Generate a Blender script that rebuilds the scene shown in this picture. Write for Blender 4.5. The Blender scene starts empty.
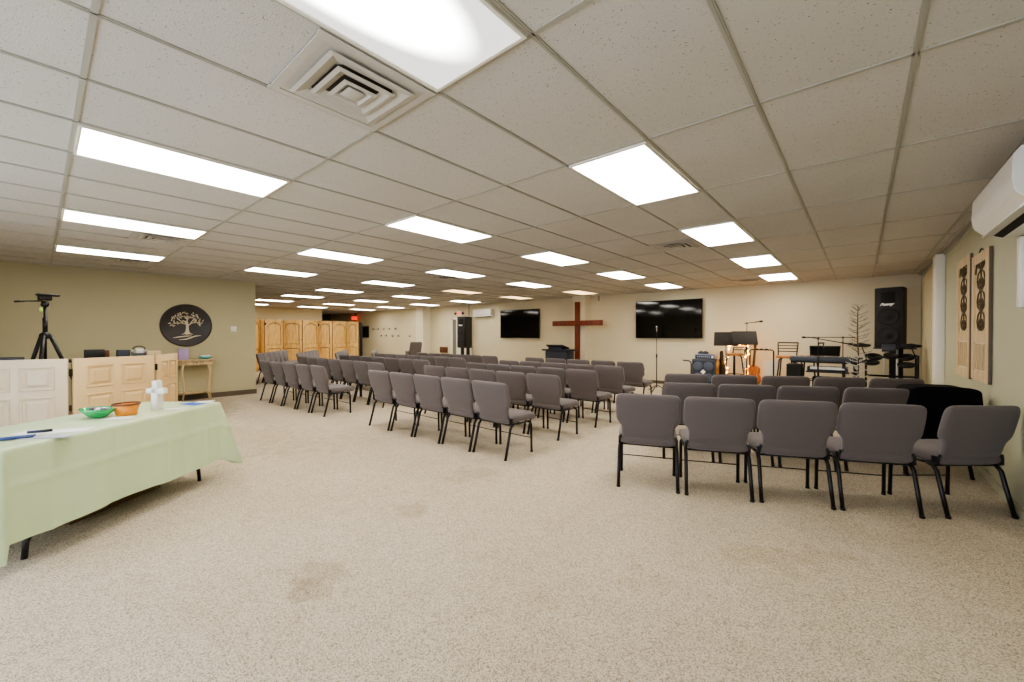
import bpy, bmesh, math, random
from mathutils import Vector, Matrix
random.seed(7)
COL = bpy.context.scene.collection
PI = math.pi
CEIL = 2.67

# ------------------------------------------------------------------ materials
def lin(c):
    return tuple((x/12.92 if x <= .04045 else ((x+.055)/1.055)**2.4) for x in [v/255 for v in c])
def mat(name, rgb, rough=.6, metal=0, var=0, vscale=8, bump=0, bscale=60, emit=None, estr=0, spec=None, sheen=0, alpha=None, trans=0, coat=0):
    m = bpy.data.materials.new(name); m.use_nodes = True
    nt = m.node_tree; b = nt.nodes['Principled BSDF']; L = nt.links
    c = lin(rgb)
    b.inputs['Base Color'].default_value = (*c, 1)
    b.inputs['Roughness'].default_value = rough
    b.inputs['Metallic'].default_value = metal
    if spec is not None: b.inputs['Specular IOR Level'].default_value = spec
    if sheen: b.inputs['Sheen Weight'].default_value = sheen; b.inputs['Sheen Roughness'].default_value = .5
    if trans: b.inputs['Transmission Weight'].default_value = trans
    if coat: b.inputs['Coat Weight'].default_value = coat
    if emit is not None:
        b.inputs['Emission Color'].default_value = (*lin(emit), 1); b.inputs['Emission Strength'].default_value = estr
    tc = None
    if var or bump:
        tc = nt.nodes.new('ShaderNodeTexCoord')
    if var:
        n = nt.nodes.new('ShaderNodeTexNoise'); n.inputs['Scale'].default_value = vscale; n.inputs['Detail'].default_value = 5
        L.new(tc.outputs['Object'], n.inputs['Vector'])
        r = nt.nodes.new('ShaderNodeMapRange'); r.inputs['From Min'].default_value = .3; r.inputs['From Max'].default_value = .7
        r.inputs['To Min'].default_value = 1-var; r.inputs['To Max'].default_value = 1+var
        L.new(n.outputs['Fac'], r.inputs['Value'])
        mx = nt.nodes.new('ShaderNodeVectorMath'); mx.operation = 'SCALE'; mx.inputs[0].default_value = c
        L.new(r.outputs['Result'], mx.inputs['Scale']); L.new(mx.outputs['Vector'], b.inputs['Base Color'])
    if bump:
        n2 = nt.nodes.new('ShaderNodeTexNoise'); n2.inputs['Scale'].default_value = bscale; n2.inputs['Detail'].default_value = 3
        L.new(tc.outputs['Object'], n2.inputs['Vector'])
        bp = nt.nodes.new('ShaderNodeBump'); bp.inputs['Strength'].default_value = bump; bp.inputs['Distance'].default_value = .01
        L.new(n2.outputs['Fac'], bp.inputs['Height']); L.new(bp.outputs['Normal'], b.inputs['Normal'])
    return m

def wood_mat(name, a, b_, scale=2.0, rough=.5, axis='Z', knots=False):
    m = bpy.data.materials.new(name); m.use_nodes = True
    nt = m.node_tree; b = nt.nodes['Principled BSDF']; L = nt.links; N = nt.nodes.new
    b.inputs['Roughness'].default_value = rough
    tc = N('ShaderNodeTexCoord'); mp = N('ShaderNodeMapping'); L.new(tc.outputs['Object'], mp.inputs['Vector'])
    s = [14, 14, 14]; s['XYZ'.index(axis)] = 1.2
    mp.inputs['Scale'].default_value = [v*scale/2 for v in s]
    n = N('ShaderNodeTexNoise'); n.inputs['Scale'].default_value = 1.6; n.inputs['Detail'].default_value = 6; n.inputs['Distortion'].default_value = .6
    L.new(mp.outputs['Vector'], n.inputs['Vector'])
    cr = N('ShaderNodeValToRGB'); cr.color_ramp.elements[0].position = .35; cr.color_ramp.elements[1].position = .65
    cr.color_ramp.elements[0].color = (*lin(a), 1); cr.color_ramp.elements[1].color = (*lin(b_), 1)
    L.new(n.outputs['Fac'], cr.inputs['Fac'])
    out = cr.outputs['Color']
    if knots:
        v = N('ShaderNodeTexVoronoi'); v.inputs['Scale'].default_value = 3.2; L.new(tc.outputs['Object'], v.inputs['Vector'])
        k = N('ShaderNodeValToRGB'); k.color_ramp.elements[0].position = .04; k.color_ramp.elements[1].position = .13
        k.color_ramp.elements[0].color = (.35, .22, .12, 1); k.color_ramp.elements[1].color = (1, 1, 1, 1)
        L.new(v.outputs['Distance'], k.inputs['Fac'])
        mm = N('ShaderNodeMix'); mm.data_type = 'RGBA'; mm.blend_type = 'MULTIPLY'; mm.inputs['Factor'].default_value = .8
        L.new(out, mm.inputs['A']); L.new(k.outputs['Color'], mm.inputs['B']); out = mm.outputs['Result']
    L.new(out, b.inputs['Base Color'])
    return m

def carpet_mat():
    m = bpy.data.materials.new('carpet'); m.use_nodes = True
    nt = m.node_tree; b = nt.nodes['Principled BSDF']; L = nt.links; N = nt.nodes.new
    b.inputs['Roughness'].default_value = .95; b.inputs['Specular IOR Level'].default_value = .1
    tc = N('ShaderNodeTexCoord')
    def noise(s, d=3, dist=0):
        n = N('ShaderNodeTexNoise'); n.inputs['Scale'].default_value = s; n.inputs['Detail'].default_value = d; n.inputs['Distortion'].default_value = dist
        L.new(tc.outputs['Object'], n.inputs['Vector']); return n.outputs['Fac']
    def ramp(f, p0, c0, p1, c1):
        r = N('ShaderNodeValToRGB'); r.color_ramp.elements[0].position = p0; r.color_ramp.elements[1].position = p1
        r.color_ramp.elements[0].color = c0; r.color_ramp.elements[1].color = c1; L.new(f, r.inputs['Fac']); return r.outputs['Color']
    def mul(a, b2, fac=1):
        mm = N('ShaderNodeMix'); mm.data_type = 'RGBA'; mm.blend_type = 'MULTIPLY'; mm.inputs['Factor'].default_value = fac
        L.new(a, mm.inputs['A']); L.new(b2, mm.inputs['B']); return mm.outputs['Result']
    vc = N('ShaderNodeTexVoronoi'); vc.inputs['Scale'].default_value = 210; L.new(tc.outputs['Object'], vc.inputs['Vector'])
    sc_ = N('ShaderNodeSeparateColor'); L.new(vc.outputs['Color'], sc_.inputs[0])
    c = ramp(sc_.outputs[0], .02, (*lin(CARP_A), 1), .6, (*lin(CARP_B), 1))
    v = N('ShaderNodeTexVoronoi'); v.inputs['Scale'].default_value = 120; L.new(tc.outputs['Object'], v.inputs['Vector'])
    c = mul(c, ramp(v.outputs['Distance'], .05, (.92, .915, .91, 1), .45, (1, 1, 1, 1)))
    c = mul(c, ramp(noise(1.1, 4), .35, (.94, .93, .905, 1), .65, (1, 1, 1, 1)))
    c = mul(c, ramp(noise(7, 5), .3, (.95, .945, .93, 1), .6, (1, 1, 1, 1)))
    # worn stains on the carpet
    sp = N('ShaderNodeSeparateXYZ'); L.new(tc.outputs['Object'], sp.inputs[0])
    def stain(cx, cy, r, edge, dark, sx=1, sy=1, rot=0):
        nonlocal c
        mp = N('ShaderNodeMapping'); mp.vector_type = 'TEXTURE'
        mp.inputs['Location'].default_value = (cx, cy, 0); mp.inputs['Scale'].default_value = (sx, sy, 1); mp.inputs['Rotation'].default_value = (0, 0, rot)
        L.new(tc.outputs['Object'], mp.inputs['Vector'])
        ln = N('ShaderNodeVectorMath'); ln.operation = 'LENGTH'; L.new(mp.outputs['Vector'], ln.inputs[0])
        nz = N('ShaderNodeTexNoise'); nz.inputs['Scale'].default_value = 7; nz.inputs['Detail'].default_value = 5
        L.new(tc.outputs['Object'], nz.inputs['Vector'])
        ad = N('ShaderNodeMath'); ad.operation = 'MULTIPLY_ADD'; L.new(nz.outputs['Fac'], ad.inputs[0]); ad.inputs[1].default_value = edge*3.2
        ad.inputs[2].default_value = -edge*1.6
        a2 = N('ShaderNodeMath'); a2.operation = 'ADD'; L.new(ln.outputs['Value'], a2.inputs[0]); L.new(ad.outputs[0], a2.inputs[1])
        c = mul(c, ramp(a2.outputs[0], r*.7, (dark, dark*.975, dark*.94, 1), r*1.15, (1, 1, 1, 1)))
    for s in STAINS: stain(*s)
    L.new(c, b.inputs['Base Color'])
    bp = N('ShaderNodeBump'); bp.inputs['Strength'].default_value = .3; bp.inputs['Distance'].default_value = .01
    L.new(noise(140, 3), bp.inputs['Height']); L.new(bp.outputs['Normal'], b.inputs['Normal'])
    return m
CARP_A = (140, 127, 108); CARP_B = (208, 196, 174)
STAINS = [(-2.42, 1.10, .17, .10, .86, 1.1, .9, .6), (-2.28, .98, .12, .08, .88), (-2.72, 1.97, .13, .08, .87, 1.2, .9, .5),
          (-2.95, 2.9, .25, .2, .92), (-.38, 3.1, .22, .2, .93, 1.8, .7, .8), (-.95, 2.3, .12, .15, .95),
          (-6.5, 1.6, .8, .5, .93, 2, 1, .4), (-9.3, 2.0, .9, .4, .80, 1.8, .7, -.3), (-7.6, 1.1, .6, .4, .86), (-1.3, 1.75, .10, .12, .96)]

def ceiling_mat():
    m = bpy.data.materials.new('ceiling_tile'); m.use_nodes = True
    nt = m.node_tree; b = nt.nodes['Principled BSDF']; L = nt.links; N = nt.nodes.new
    b.inputs['Roughness'].default_value = .9; b.inputs['Specular IOR Level'].default_value = .15
    tc = N('ShaderNodeTexCoord')
    def noise(s, d=2):
        n = N('ShaderNodeTexNoise'); n.inputs['Scale'].default_value = s; n.inputs['Detail'].default_value = d
        L.new(tc.outputs['Object'], n.inputs['Vector']); return n.outputs['Fac']
    r = N('ShaderNodeValToRGB'); e = r.color_ramp.elements
    e[0].position = .27; e[0].color = (*lin((118, 112, 102)), 1); e[1].position = .345; e[1].color = (*lin(CEILC), 1)
    L.new(noise(95, 2), r.inputs['Fac'])
    r2 = N('ShaderNodeValToRGB'); e = r2.color_ramp.elements
    e[0].position = .3; e[0].color = (.93, .92, .90, 1); e[1].position = .7; e[1].color = (1, 1, 1, 1)
    L.new(noise(.8, 3), r2.inputs['Fac'])
    mm = N('ShaderNodeMix'); mm.data_type = 'RGBA'; mm.blend_type = 'MULTIPLY'; mm.inputs['Factor'].default_value = 1
    L.new(r.outputs['Color'], mm.inputs['A']); L.new(r2.outputs['Color'], mm.inputs['B'])
    L.new(mm.outputs['Result'], b.inputs['Base Color'])
    bp = N('ShaderNodeBump'); bp.inputs['Strength'].default_value = .25; bp.inputs['Distance'].default_value = .01
    L.new(noise(160, 3), bp.inputs['Height']); L.new(bp.outputs['Normal'], b.inputs['Normal'])
    return m
CEILC = (200, 197, 190)

M = {}
M['carpet'] = carpet_mat()
M['tile'] = ceiling_mat()
M['tbar'] = mat('ceiling_bar_paint', (166, 163, 151), .5)
M['wall'] = mat('cream_wall_paint', (212, 202, 172), .75, var=.02, vscale=1.5, bump=.08, bscale=90)
M['wall_olive'] = mat('khaki_wall_paint', (182, 174, 140), .75, var=.02, vscale=1.2, bump=.08, bscale=90)
M['wall_side'] = mat('pale_green_wall_paint', (176, 175, 148), .6, var=.03, vscale=1.0, bump=.06, bscale=60)
M['wall_peach'] = mat('pilaster_paint', (222, 214, 190), .7)
M['base'] = mat('brown_baseboard', (96, 84, 70), .6)
M['dark_wall'] = mat('unlit_hall_shade', (70, 60, 46), .8)  # dark brown stands in for the shade of the unlit hallway
M['fabric'] = mat('grey_taupe_fabric', (102, 94, 92), .9, var=.06, vscale=260, bump=.35, bscale=500, spec=.2, sheen=.25)
M['steel'] = mat('black_steel', (26, 24, 26), .35, metal=.3)
M['black'] = mat('black_plastic', (20, 20, 21), .45)
M['blackm'] = mat('matte_black', (14, 14, 15), .8)
M['screen'] = mat('tv_glass', (6, 7, 9), .06, spec=.6)
M['white'] = mat('white_plastic', (226, 224, 216), .3)
M['whitem'] = mat('white_paint', (226, 222, 208), .5)
M['emit'] = mat('light_diffuser', (250, 250, 250), .5, emit=(255, 247, 235), estr=10)
M['emit0'] = mat('near_light_diffuser', (235, 238, 235), .4, emit=(250, 250, 244), estr=.62)
def near_lens():
    m = bpy.data.materials.new('near_lens'); m.use_nodes = True; nt = m.node_tree; b = nt.nodes['Principled BSDF']; L = nt.links; N = nt.nodes.new
    b.inputs['Base Color'].default_value = (.85, .87, .85, 1); b.inputs['Emission Color'].default_value = (1, 1, .97, 1)
    tc = N('ShaderNodeTexCoord'); sp = N('ShaderNodeSeparateXYZ'); L.new(tc.outputs['Object'], sp.inputs[0])
    mp = N('ShaderNodeMapping'); mp.inputs['Location'].default_value = (-.1, .25, 0); mp.inputs['Scale'].default_value = (5.2, 1.9, 0)
    L.new(tc.outputs['Object'], mp.inputs['Vector']); ln = N('ShaderNodeVectorMath'); ln.operation = 'LENGTH'; L.new(mp.outputs[0], ln.inputs[0])
    r = N('ShaderNodeMapRange'); r.interpolation_type = 'SMOOTHSTEP'; r.inputs['From Min'].default_value = 1.35; r.inputs['From Max'].default_value = .75
    r.inputs['To Min'].default_value = NEARLO; r.inputs['To Max'].default_value = 9; L.new(ln.outputs['Value'], r.inputs['Value']); L.new(r.outputs[0], b.inputs['Emission Strength'])
    return m
NEARLO = .5
M['emit0'] = near_lens()
M['tube'] = mat('glowing_tube', (255, 255, 255), .5, emit=(255, 252, 244), estr=16)
M['emitw'] = mat('warm_light_diffuser', (250, 240, 220), .5, emit=(255, 214, 160), estr=2.0)
M['cross'] = wood_mat('reddish_cross_wood', (96, 40, 22), (132, 62, 36), 2)
M['pine'] = wood_mat('knotty_pine', (206, 162, 94), (234, 198, 134), 2, knots=True)
M['pine_d'] = wood_mat('pine_groove_shade', (128, 84, 40), (156, 108, 56), 2)  # darker pine colour stands in for shade in the panel grooves
M['door_tan'] = mat('tan_door_paint', (214, 184, 134), .4, var=.02)
M['door_white'] = mat('off_white_door_paint', (214, 200, 172), .4, var=.02)
M['bisque'] = wood_mat('whitewashed_wood', (190, 164, 122), (214, 192, 152), 2)
M['cloth'] = mat('pale_green_plastic_cloth', (198, 215, 174), .32, var=.02, vscale=3, bump=.12, bscale=14, spec=.5)
M['grey_tex'] = mat('grey_grille_cloth', (52, 58, 70), .6, var=.15, vscale=200)
M['grille'] = mat('speaker_grille', (24, 23, 24), .55, var=.3, vscale=300, bump=.4, bscale=400)
M['cone'] = mat('speaker_cone', (26, 25, 25), .7)
M['chrome'] = mat('chrome', (190, 190, 192), .2, metal=1)
M['red'] = mat('exit_sign_red', (220, 30, 20), .4, emit=(255, 40, 20), estr=1.2)
M['orange_e'] = mat('exit_sign_orange', (230, 110, 80), .4, emit=(255, 90, 60), estr=.9)
M['green_glass'] = mat('green_glass', (30, 170, 96), .08, spec=.7, coat=.5)
M['orange'] = mat('orange_basket', (222, 140, 52), .45, var=.06, vscale=40)
M['scroll'] = mat('dark_olive_scroll', (88, 74, 50), .6)
M['brown'] = mat('brown_rim', (104, 62, 30), .5)
M['tan_disc'] = mat('carved_tan_relief', (200, 188, 160), .6)
M['disc'] = mat('dark_bronze_disc', (52, 46, 44), .45, var=.12, vscale=6)
M['stoolwood'] = wood_mat('honey_wood_seat', (168, 104, 52), (202, 142, 84), 3, axis='X')
M['stoolmetal'] = mat('dark_bronze_stool_metal', (44, 36, 32), .45, metal=.5)
M['cloth_black'] = mat('black_cloth', (10, 10, 13), .9, spec=.15, bump=.2, bscale=200)
M['paper'] = mat('white_paper', (236, 236, 232), .7)
M['blue'] = mat('blue_print', (44, 92, 190), .5)
M['navy'] = mat('navy_plastic', (30, 48, 74), .4)
M['lilac'] = mat('lilac_card', (170, 150, 190), .6)
M['teal'] = mat('teal_dish', (90, 170, 165), .3)
M['purple'] = mat('purple_wrapper', (120, 84, 110), .4)
M['ivory'] = mat('ivory_keys', (225, 222, 214), .35)
M['slate'] = mat('slate_grey_case', (64, 68, 76), .45)
M['lect'] = mat('blue_black_lectern', (34, 38, 50), .5)
M['guitar'] = wood_mat('orange_guitar_wood', (196, 92, 40), (220, 150, 80), 3)
M['guitar_r'] = mat('red_pickguard', (190, 56, 34), .3)
M['twig'] = mat('brown_twig', (84, 66, 50), .7)
M['frost'] = mat('silver_tinsel', (206, 206, 196), .4)
M['bulb'] = mat('warm_bulb', (255, 220, 150), .4, emit=(255, 170, 60), estr=22)
M['glowfab'] = mat('glowing_mesh_fabric', (226, 206, 168), .8, emit=(255, 190, 110), estr=.15)  # faint emission puts the bulbs' glow into the fabric itself
M['curtain'] = mat('beige_panel', (182, 174, 142), .7, var=.03)
M['cardboard'] = mat('brown_cardboard', (120, 96, 68), .8)
M['paleblue'] = mat('pale_blue_board', (196, 204, 198), .5)
M['vent'] = mat('vent_metal', (188, 184, 174), .45, var=.03, vscale=30)
M['vent_d'] = mat('vent_shadow', (66, 56, 46), .8)
M['picture'] = mat('dark_print', (40, 30, 30), .4, var=.5, vscale=5)
M['gold'] = mat('dull_gold_hinge', (40, 34, 28), .4, metal=.6)

# ------------------------------------------------------------------ mesh helper
class MB:
    def __init__(s): s.bm = bmesh.new()
    def _fin(s, verts, mtx, smooth=False):
        if mtx is not None: bmesh.ops.transform(s.bm, matrix=mtx, verts=verts)
    def box(s, c, d, rot=None, bev=0, seg=2, mtx=None):
        r = bmesh.ops.create_cube(s.bm, size=1); vs = r['verts']
        bmesh.ops.scale(s.bm, vec=d, verts=vs)
        if bev:
            es = {e for v in vs for e in v.link_edges}
            rr = bmesh.ops.bevel(s.bm, geom=list(es), offset=bev, segments=seg, profile=.5, affect='EDGES')
            vs = list({v for f in rr['faces'] for v in f.verts} | {v for v in vs if v.is_valid})
            fs = {f for v in vs for f in v.link_faces}
            for f in fs: f.smooth = True
        mt = Matrix.Translation(c)
        if rot: mt = mt @ (Matrix.Rotation(rot[2], 4, 'Z') @ Matrix.Rotation(rot[1], 4, 'Y') @ Matrix.Rotation(rot[0], 4, 'X'))
        if mtx is not None: mt = mtx @ mt
        bmesh.ops.transform(s.bm, matrix=mt, verts=vs); return s
    def span(s, a, b, **k):
        return s.box([(p+q)/2 for p, q in zip(a, b)], [abs(q-p) for p, q in zip(a, b)], **k)
    def rings(s, rings, cap=True, smooth=True, closed=False):
        R = [[s.bm.verts.new(p) for p in r] for r in rings]; n = len(R[0])
        pairs = list(zip(R, R[1:])) + ([(R[-1], R[0])] if closed else [])
        for a, b in pairs:
            for i in range(n):
                f = s.bm.faces.new((a[i], a[(i+1) % n], b[(i+1) % n], b[i])); f.smooth = smooth
        if cap and not closed:
            for r in (list(reversed(R[0])), R[-1]):
                f = s.bm.faces.new(r); f.smooth = False
        return s
    def tube(s, pts, r, n=8, r2=None, closed=False, flat=1):
        pts = [Vector(p) for p in pts]; rs = []; up = None
        m = len(pts)
        for i, p in enumerate(pts):
            if closed: t = pts[(i+1) % m]-pts[i-1]
            else: t = (pts[min(i+1, m-1)]-pts[max(i-1, 0)])
            t.normalize()
            if up is None:
                up = Vector((0, 0, 1)) if abs(t.z) < .9 else Vector((1, 0, 0))
            u = (up - t*up.dot(t)).normalized(); v = t.cross(u); up = u
            rr = r if r2 is None else r+(r2-r)*i/max(m-1, 1)
            rs.append([p+u*(rr*math.cos(2*PI*k/n))+v*(rr*flat*math.sin(2*PI*k/n)) for k in range(n)])
        return s.rings(rs, closed=closed)
    def lathe(s, prof, n=24, mtx=None, cap=True):
        before = len(s.bm.verts)
        rs = [[Vector((r*math.cos(2*PI*k/n), r*math.sin(2*PI*k/n), z)) for k in range(n)] for r, z in prof]
        if mtx is not None: rs = [[mtx @ p for p in r] for r in rs]
        return s.rings(rs, cap=cap)
    def cyl(s, a, b, r, n=12): return s.tube([a, b], r, n)
    def prism(s, poly, h0, h1, mtx=None, smooth=False):
        rs = [[Vector((x, y, h)) for x, y in poly] for h in (h0, h1)]
        if mtx is not None: rs = [[mtx @ p for p in r] for r in rs]
        return s.rings(rs, smooth=smooth)
    def ball(s, c, r, sc=(1, 1, 1), u=12, v=8):
        rr = bmesh.ops.create_uvsphere(s.bm, u_segments=u, v_segments=v, radius=r)
        for f in {f for w in rr['verts'] for f in w.link_faces}: f.smooth = True
        bmesh.ops.transform(s.bm, matrix=Matrix.Translation(c) @ Matrix.Diagonal((*sc, 1)), verts=rr['verts']); return s
    def obj(s, name, m, parent=None):
        bmesh.ops.recalc_face_normals(s.bm, faces=s.bm.faces)
        me = bpy.data.meshes.new(name); s.bm.to_mesh(me); s.bm.free()
        me.materials.append(m if not isinstance(m, str) else M[m])
        o = bpy.data.objects.new(name, me); COL.objects.link(o)
        if parent is not None: o.parent = parent
        return o

def tag(o, label, cat, group=None, kind=None):
    o['label'] = label; o['category'] = cat
    if group: o['group'] = group
    if kind: o['kind'] = kind
    return o
def thing(name, label, cat, loc=(0, 0, 0), rz=0, group=None):
    o = bpy.data.objects.new(name, None); COL.objects.link(o); o.empty_display_size = .1
    o.location = loc; o.rotation_euler = (0, 0, rz)
    return tag(o, label, cat, group)
def struct(mb, name, m, parent=None):
    o = mb.obj(name, m, parent)
    if parent is None: o['kind'] = 'structure'
    return o
def dup(root, loc, rz, label, group=None):
    r = root.copy(); COL.objects.link(r); r.location = loc; r.rotation_euler = (0, 0, rz); r['label'] = label
    if group: r['group'] = group
    for ch in list(root.children):
        c = ch.copy(); COL.objects.link(c); c.parent = r
        for g in list(ch.children):
            d = g.copy(); COL.objects.link(d); d.parent = c
    return r
def text_mesh(name, txt, size, m, parent, mtx, shear=0, extrude=.002, bold=0):
    cu = bpy.data.curves.new(name, 'FONT'); cu.body = txt; cu.size = size; cu.extrude = extrude; cu.shear = shear
    cu.align_x = 'CENTER'; cu.align_y = 'CENTER'; cu.offset = bold
    tmp = bpy.data.objects.new(name+'_src', cu); COL.objects.link(tmp)
    bpy.context.view_layer.update()
    me = bpy.data.meshes.new_from_object(tmp.evaluated_get(bpy.context.evaluated_depsgraph_get()))
    bpy.data.objects.remove(tmp, do_unlink=True)
    me.name = name; me.transform(mtx); me.materials.clear(); me.materials.append(M[m])
    o = bpy.data.objects.new(name, me); COL.objects.link(o); o.parent = parent
    return o
ORD = ['first', 'second', 'third', 'fourth', 'fifth', 'sixth', 'seventh', 'eighth', 'ninth']

# ------------------------------------------------------------------ the room
XR, YB, XL, YL = .93, 11.9, -11.0, 3.46
struct(MB().span((-27, -2.6, -.1), (1.1, 12.1, 0)), 'floor', 'carpet')
struct(MB().span((-3.2, 9.5, 0), (.84, 11.88, .19)), 'floor_stage', 'carpet')
ceiling = struct(MB().span((-27, -2.6, CEIL), (1.1, 12.1, CEIL+.1)), 'ceiling', 'tile')
struct(MB().span((XR, -2.6, 0), (XR+.12, 12.1, CEIL)), 'wall_right', 'wall_side')
struct(MB().span((-27, YB, 0), (XR, YB+.15, CEIL)), 'wall_back', 'wall')
struct(MB().span((XL-.13, -2.6, 0), (XL, YL, CEIL)), 'wall_left', 'wall_olive')
struct(MB().span((-20.5, 0, 0), (-20.35, 9.4, CEIL)), 'wall_far_left', 'wall')
struct(MB().span((-20.35, -.1, 0), (XL-.13, 0, CEIL)), 'wall_recess', 'wall')
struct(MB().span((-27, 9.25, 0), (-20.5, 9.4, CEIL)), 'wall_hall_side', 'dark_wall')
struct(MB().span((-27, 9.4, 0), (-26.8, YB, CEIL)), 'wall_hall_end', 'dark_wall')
fw = MB(); y0, y1 = -2.72, -2.6  # unseen rear wall, added to admit daylight and keep television reflections dark
fw.span((-11, y0, 0), (-6.2, y1, CEIL)); fw.span((-6.2, y0, 0), (.93, y1, .35)); fw.span((-6.2, y0, 2.45), (.93, y1, CEIL))
for x in (-6.2, -4.45, -2.7, -.95, .8): fw.span((x, y0, .35), (x+.12, y1, 2.45))
struct(fw, 'wall_front_unseen', 'wall')
# hall opening: header and door framing beyond the dividers
mb = MB(); mb.span((-21.6, YB-.07, 0), (-21.45, YB, CEIL)); mb.span((-24.6, 11.4, 0), (-24.5, YB, CEIL))
struct(mb, 'trim_1', mat('green_grey_frame', (110, 120, 100), .6))
# baseboards
struct(MB().span((XL, -2.6, 0), (XL+.015, YL, .11)).span((XL-.13, YL, 0), (XL+.015, YL+.015, .11)), 'baseboard_left', 'base')
struct(MB().span((-21.4, YB-.015, 0), (-15.45, YB, .09)).span((-14.9, YB-.015, 0), (-13.5, YB, .09)).span((-12.1, YB-.015, 0), (-7.1, YB, .09)).span((-6.6, YB-.015, 0), (-3.2, YB, .09)), 'baseboard_back', 'base')
struct(MB().span((-20.35, 0, 0), (-20.335, 9.4, .1)), 'baseboard_far', 'base')
struct(MB().span((XR-.015, -2.6, 0), (XR, 8.7, .08)), 'baseboard_right', 'wall_side')
# right wall molding at the ceiling, column, pilasters
mb = MB(); mb.span((XR-.065, -2.6, CEIL-.035), (XR, YB, CEIL)); mb.span((XR-.02, -2.6, CEIL-.075), (XR, YB, CEIL-.034))
struct(mb, 'trim_2', 'tbar')
struct(MB().span((XR-.11, 8.85, 0), (XR, 9.15, CEIL-.05), bev=.01), 'trim_3', 'whitem')
struct(MB().span((-7.09, 11.5, 0), (-6.63, YB, CEIL)), 'trim_4', 'wall_peach')
struct(MB().span((-15.42, 11.47, 0), (-14.9, YB, CEIL)), 'trim_5', 'wall_peach')
struct(MB().span((XR-.03, 4.92, 1.62), (XR, 5.02, 2.16), bev=.008), 'trim_6', 'white')
struct(MB().cyl((-12.35, YB-.015, 2.2), (-12.35, YB-.015, CEIL), .012).cyl((-6.35, YB-.012, 2.5), (-6.35, YB-.012, CEIL), .012), 'trim_7', 'base')

# ceiling grid  (4 ft along y, 2 ft along x)
OX, OY, GX, GY = -1.043, .1504, .6096, 1.2192
mb = MB()
for j in range(-3, 43):
    x = OX-GX*j
    if -27 < x < XR: mb.span((x-.012, -2.6, CEIL-.006), (x+.012, YB, CEIL+.001)); mb.span((x-.004, -2.6, CEIL-.009), (x+.004, YB, CEIL-.005))
for i in range(-2, 10):
    y = OY+GY*i
    if y < YB: mb.span((-27, y-.012, CEIL-.006), (XR, y+.012, CEIL+.0012))
mb.obj('ceiling_grid', 'tbar', ceiling)

# ceiling lights
def light_panel(label, mt, tubes=False):
    t = thing('ceiling_light', label, 'light', group='recessed fluorescent ceiling lights')
    w, l = GX-.03, GY-.03
    f = MB()
    for s in (-1, 1):
        f.box((s*(w/2-.008), 0, -.008), (.016, l, .014)); f.box((0, s*(l/2-.008), -.008), (w-.032, .016, .0139))
    f.obj('frame', 'whitem', t)
    MB().box((0, 0, -.007), (w-.034, l-.034, .006)).obj('diffuser', mt, t)
    return t
cells = []
for i in (0, 2, 4, 6, 8):
    for j in range(0, 29, 4):
        if j >= 16 and i < 3: continue
        cells.append((i, j))
protos = {}
for i, j in cells:
    warm = (i, j) in ((6, 12), (8, 12), (8, 8))
    k = 'emit0' if (i, j) == (0, 0) else ('emitw' if warm else 'emit')
    loc = (OX-GX*(j+.5), OY+GY*(i+.5), CEIL-.004)
    row = ORD[i//2]; n = ORD[j//4]
    if (i, j) == (0, 0): lb = 'large frosted ceiling light with glowing tubes, nearest the camera beside the square vent'
    else: lb = ('dim warm ' if warm else 'bright white ')+'recessed ceiling light, %s from the right in the %s row from the camera' % (n, row)
    if k not in protos:
        o = light_panel(lb, k); protos[k] = o; o.location = loc
    else: dup(protos[k], loc, 0, lb)

# air vents
def vent(big, label):
    t = thing('air_vent', label, 'vent', group='square ceiling air vents')
    MB().box((0, 0, -.003), (.585, .585, .004)).obj('backing', 'vent' if big else 'vent_d', t)
    f = MB(); w = .29
    for s in (-1, 1):
        f.box((s*(w-.015), 0, -.005), (.04, .60, .006)); f.box((0, s*(w-.015), -.005), (.51, .04, .006))
    f.obj('frame', 'vent', t)
    hole = MB(); hole.lathe([(.21, -.0035), (.215, -.006), (.0, -.006)] if False else [(.2, -.005), (.2, -.0065)], 28); hole.obj('duct_shadow', 'vent_d', t)
    for q, (a, b, z0, z1) in enumerate([(.225, .165, -.020, -.006), (.155, .105, -.024, -.008), (.09, .05, -.028, -.010)]):
        # a square louvre: sloping frustum ring
        m2 = MB(); R = []
        for (h, z) in ((a, z0), (b, z1), (b-.010, z1-.001), (a-.022, z0-.004), (a, z0)):
            R.append([(h*x, h*y, z) for x, y in ((-1, -1), (1, -1), (1, 1), (-1, 1))])
        m2.rings(R, cap=False, smooth=False); m2.obj('louvre', 'vent', t)
    MB().box((0, 0, -.026), (.09, .09, .006), bev=.002).box((0, 0, -.016), (.07, .07, .02)).obj('centre_cap', 'vent', t)
    return t
def gpos(i, j): return (OX-GX*j, OY+GY*i, CEIL-.006)
v0 = vent(True, 'large square ceiling vent with stepped louvres beside the nearest light'); v0.location = gpos(.75, 1.5)
for (i, j, lb) in [(.75, 9.5, 'square ceiling vent beside the left light, above the tripod'), (.75, 13.5, 'square ceiling vent nearest the left wall'),
                   (4.75, 1.5, 'dark square ceiling vent beside the light nearest the right television'), (8.75, 1.5, 'square ceiling vent by the back wall above the music stands'),
                   (4.75, 9.5, 'ceiling vent just behind a light, above the middle chairs'), (6.75, 9.5, 'ceiling vent over the left television, second from the back wall'),
                   (8.75, 13.5, 'ceiling vent near the small wall air conditioner at the back')]:
    dup(v0, gpos(i, j), 0, lb)

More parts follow.
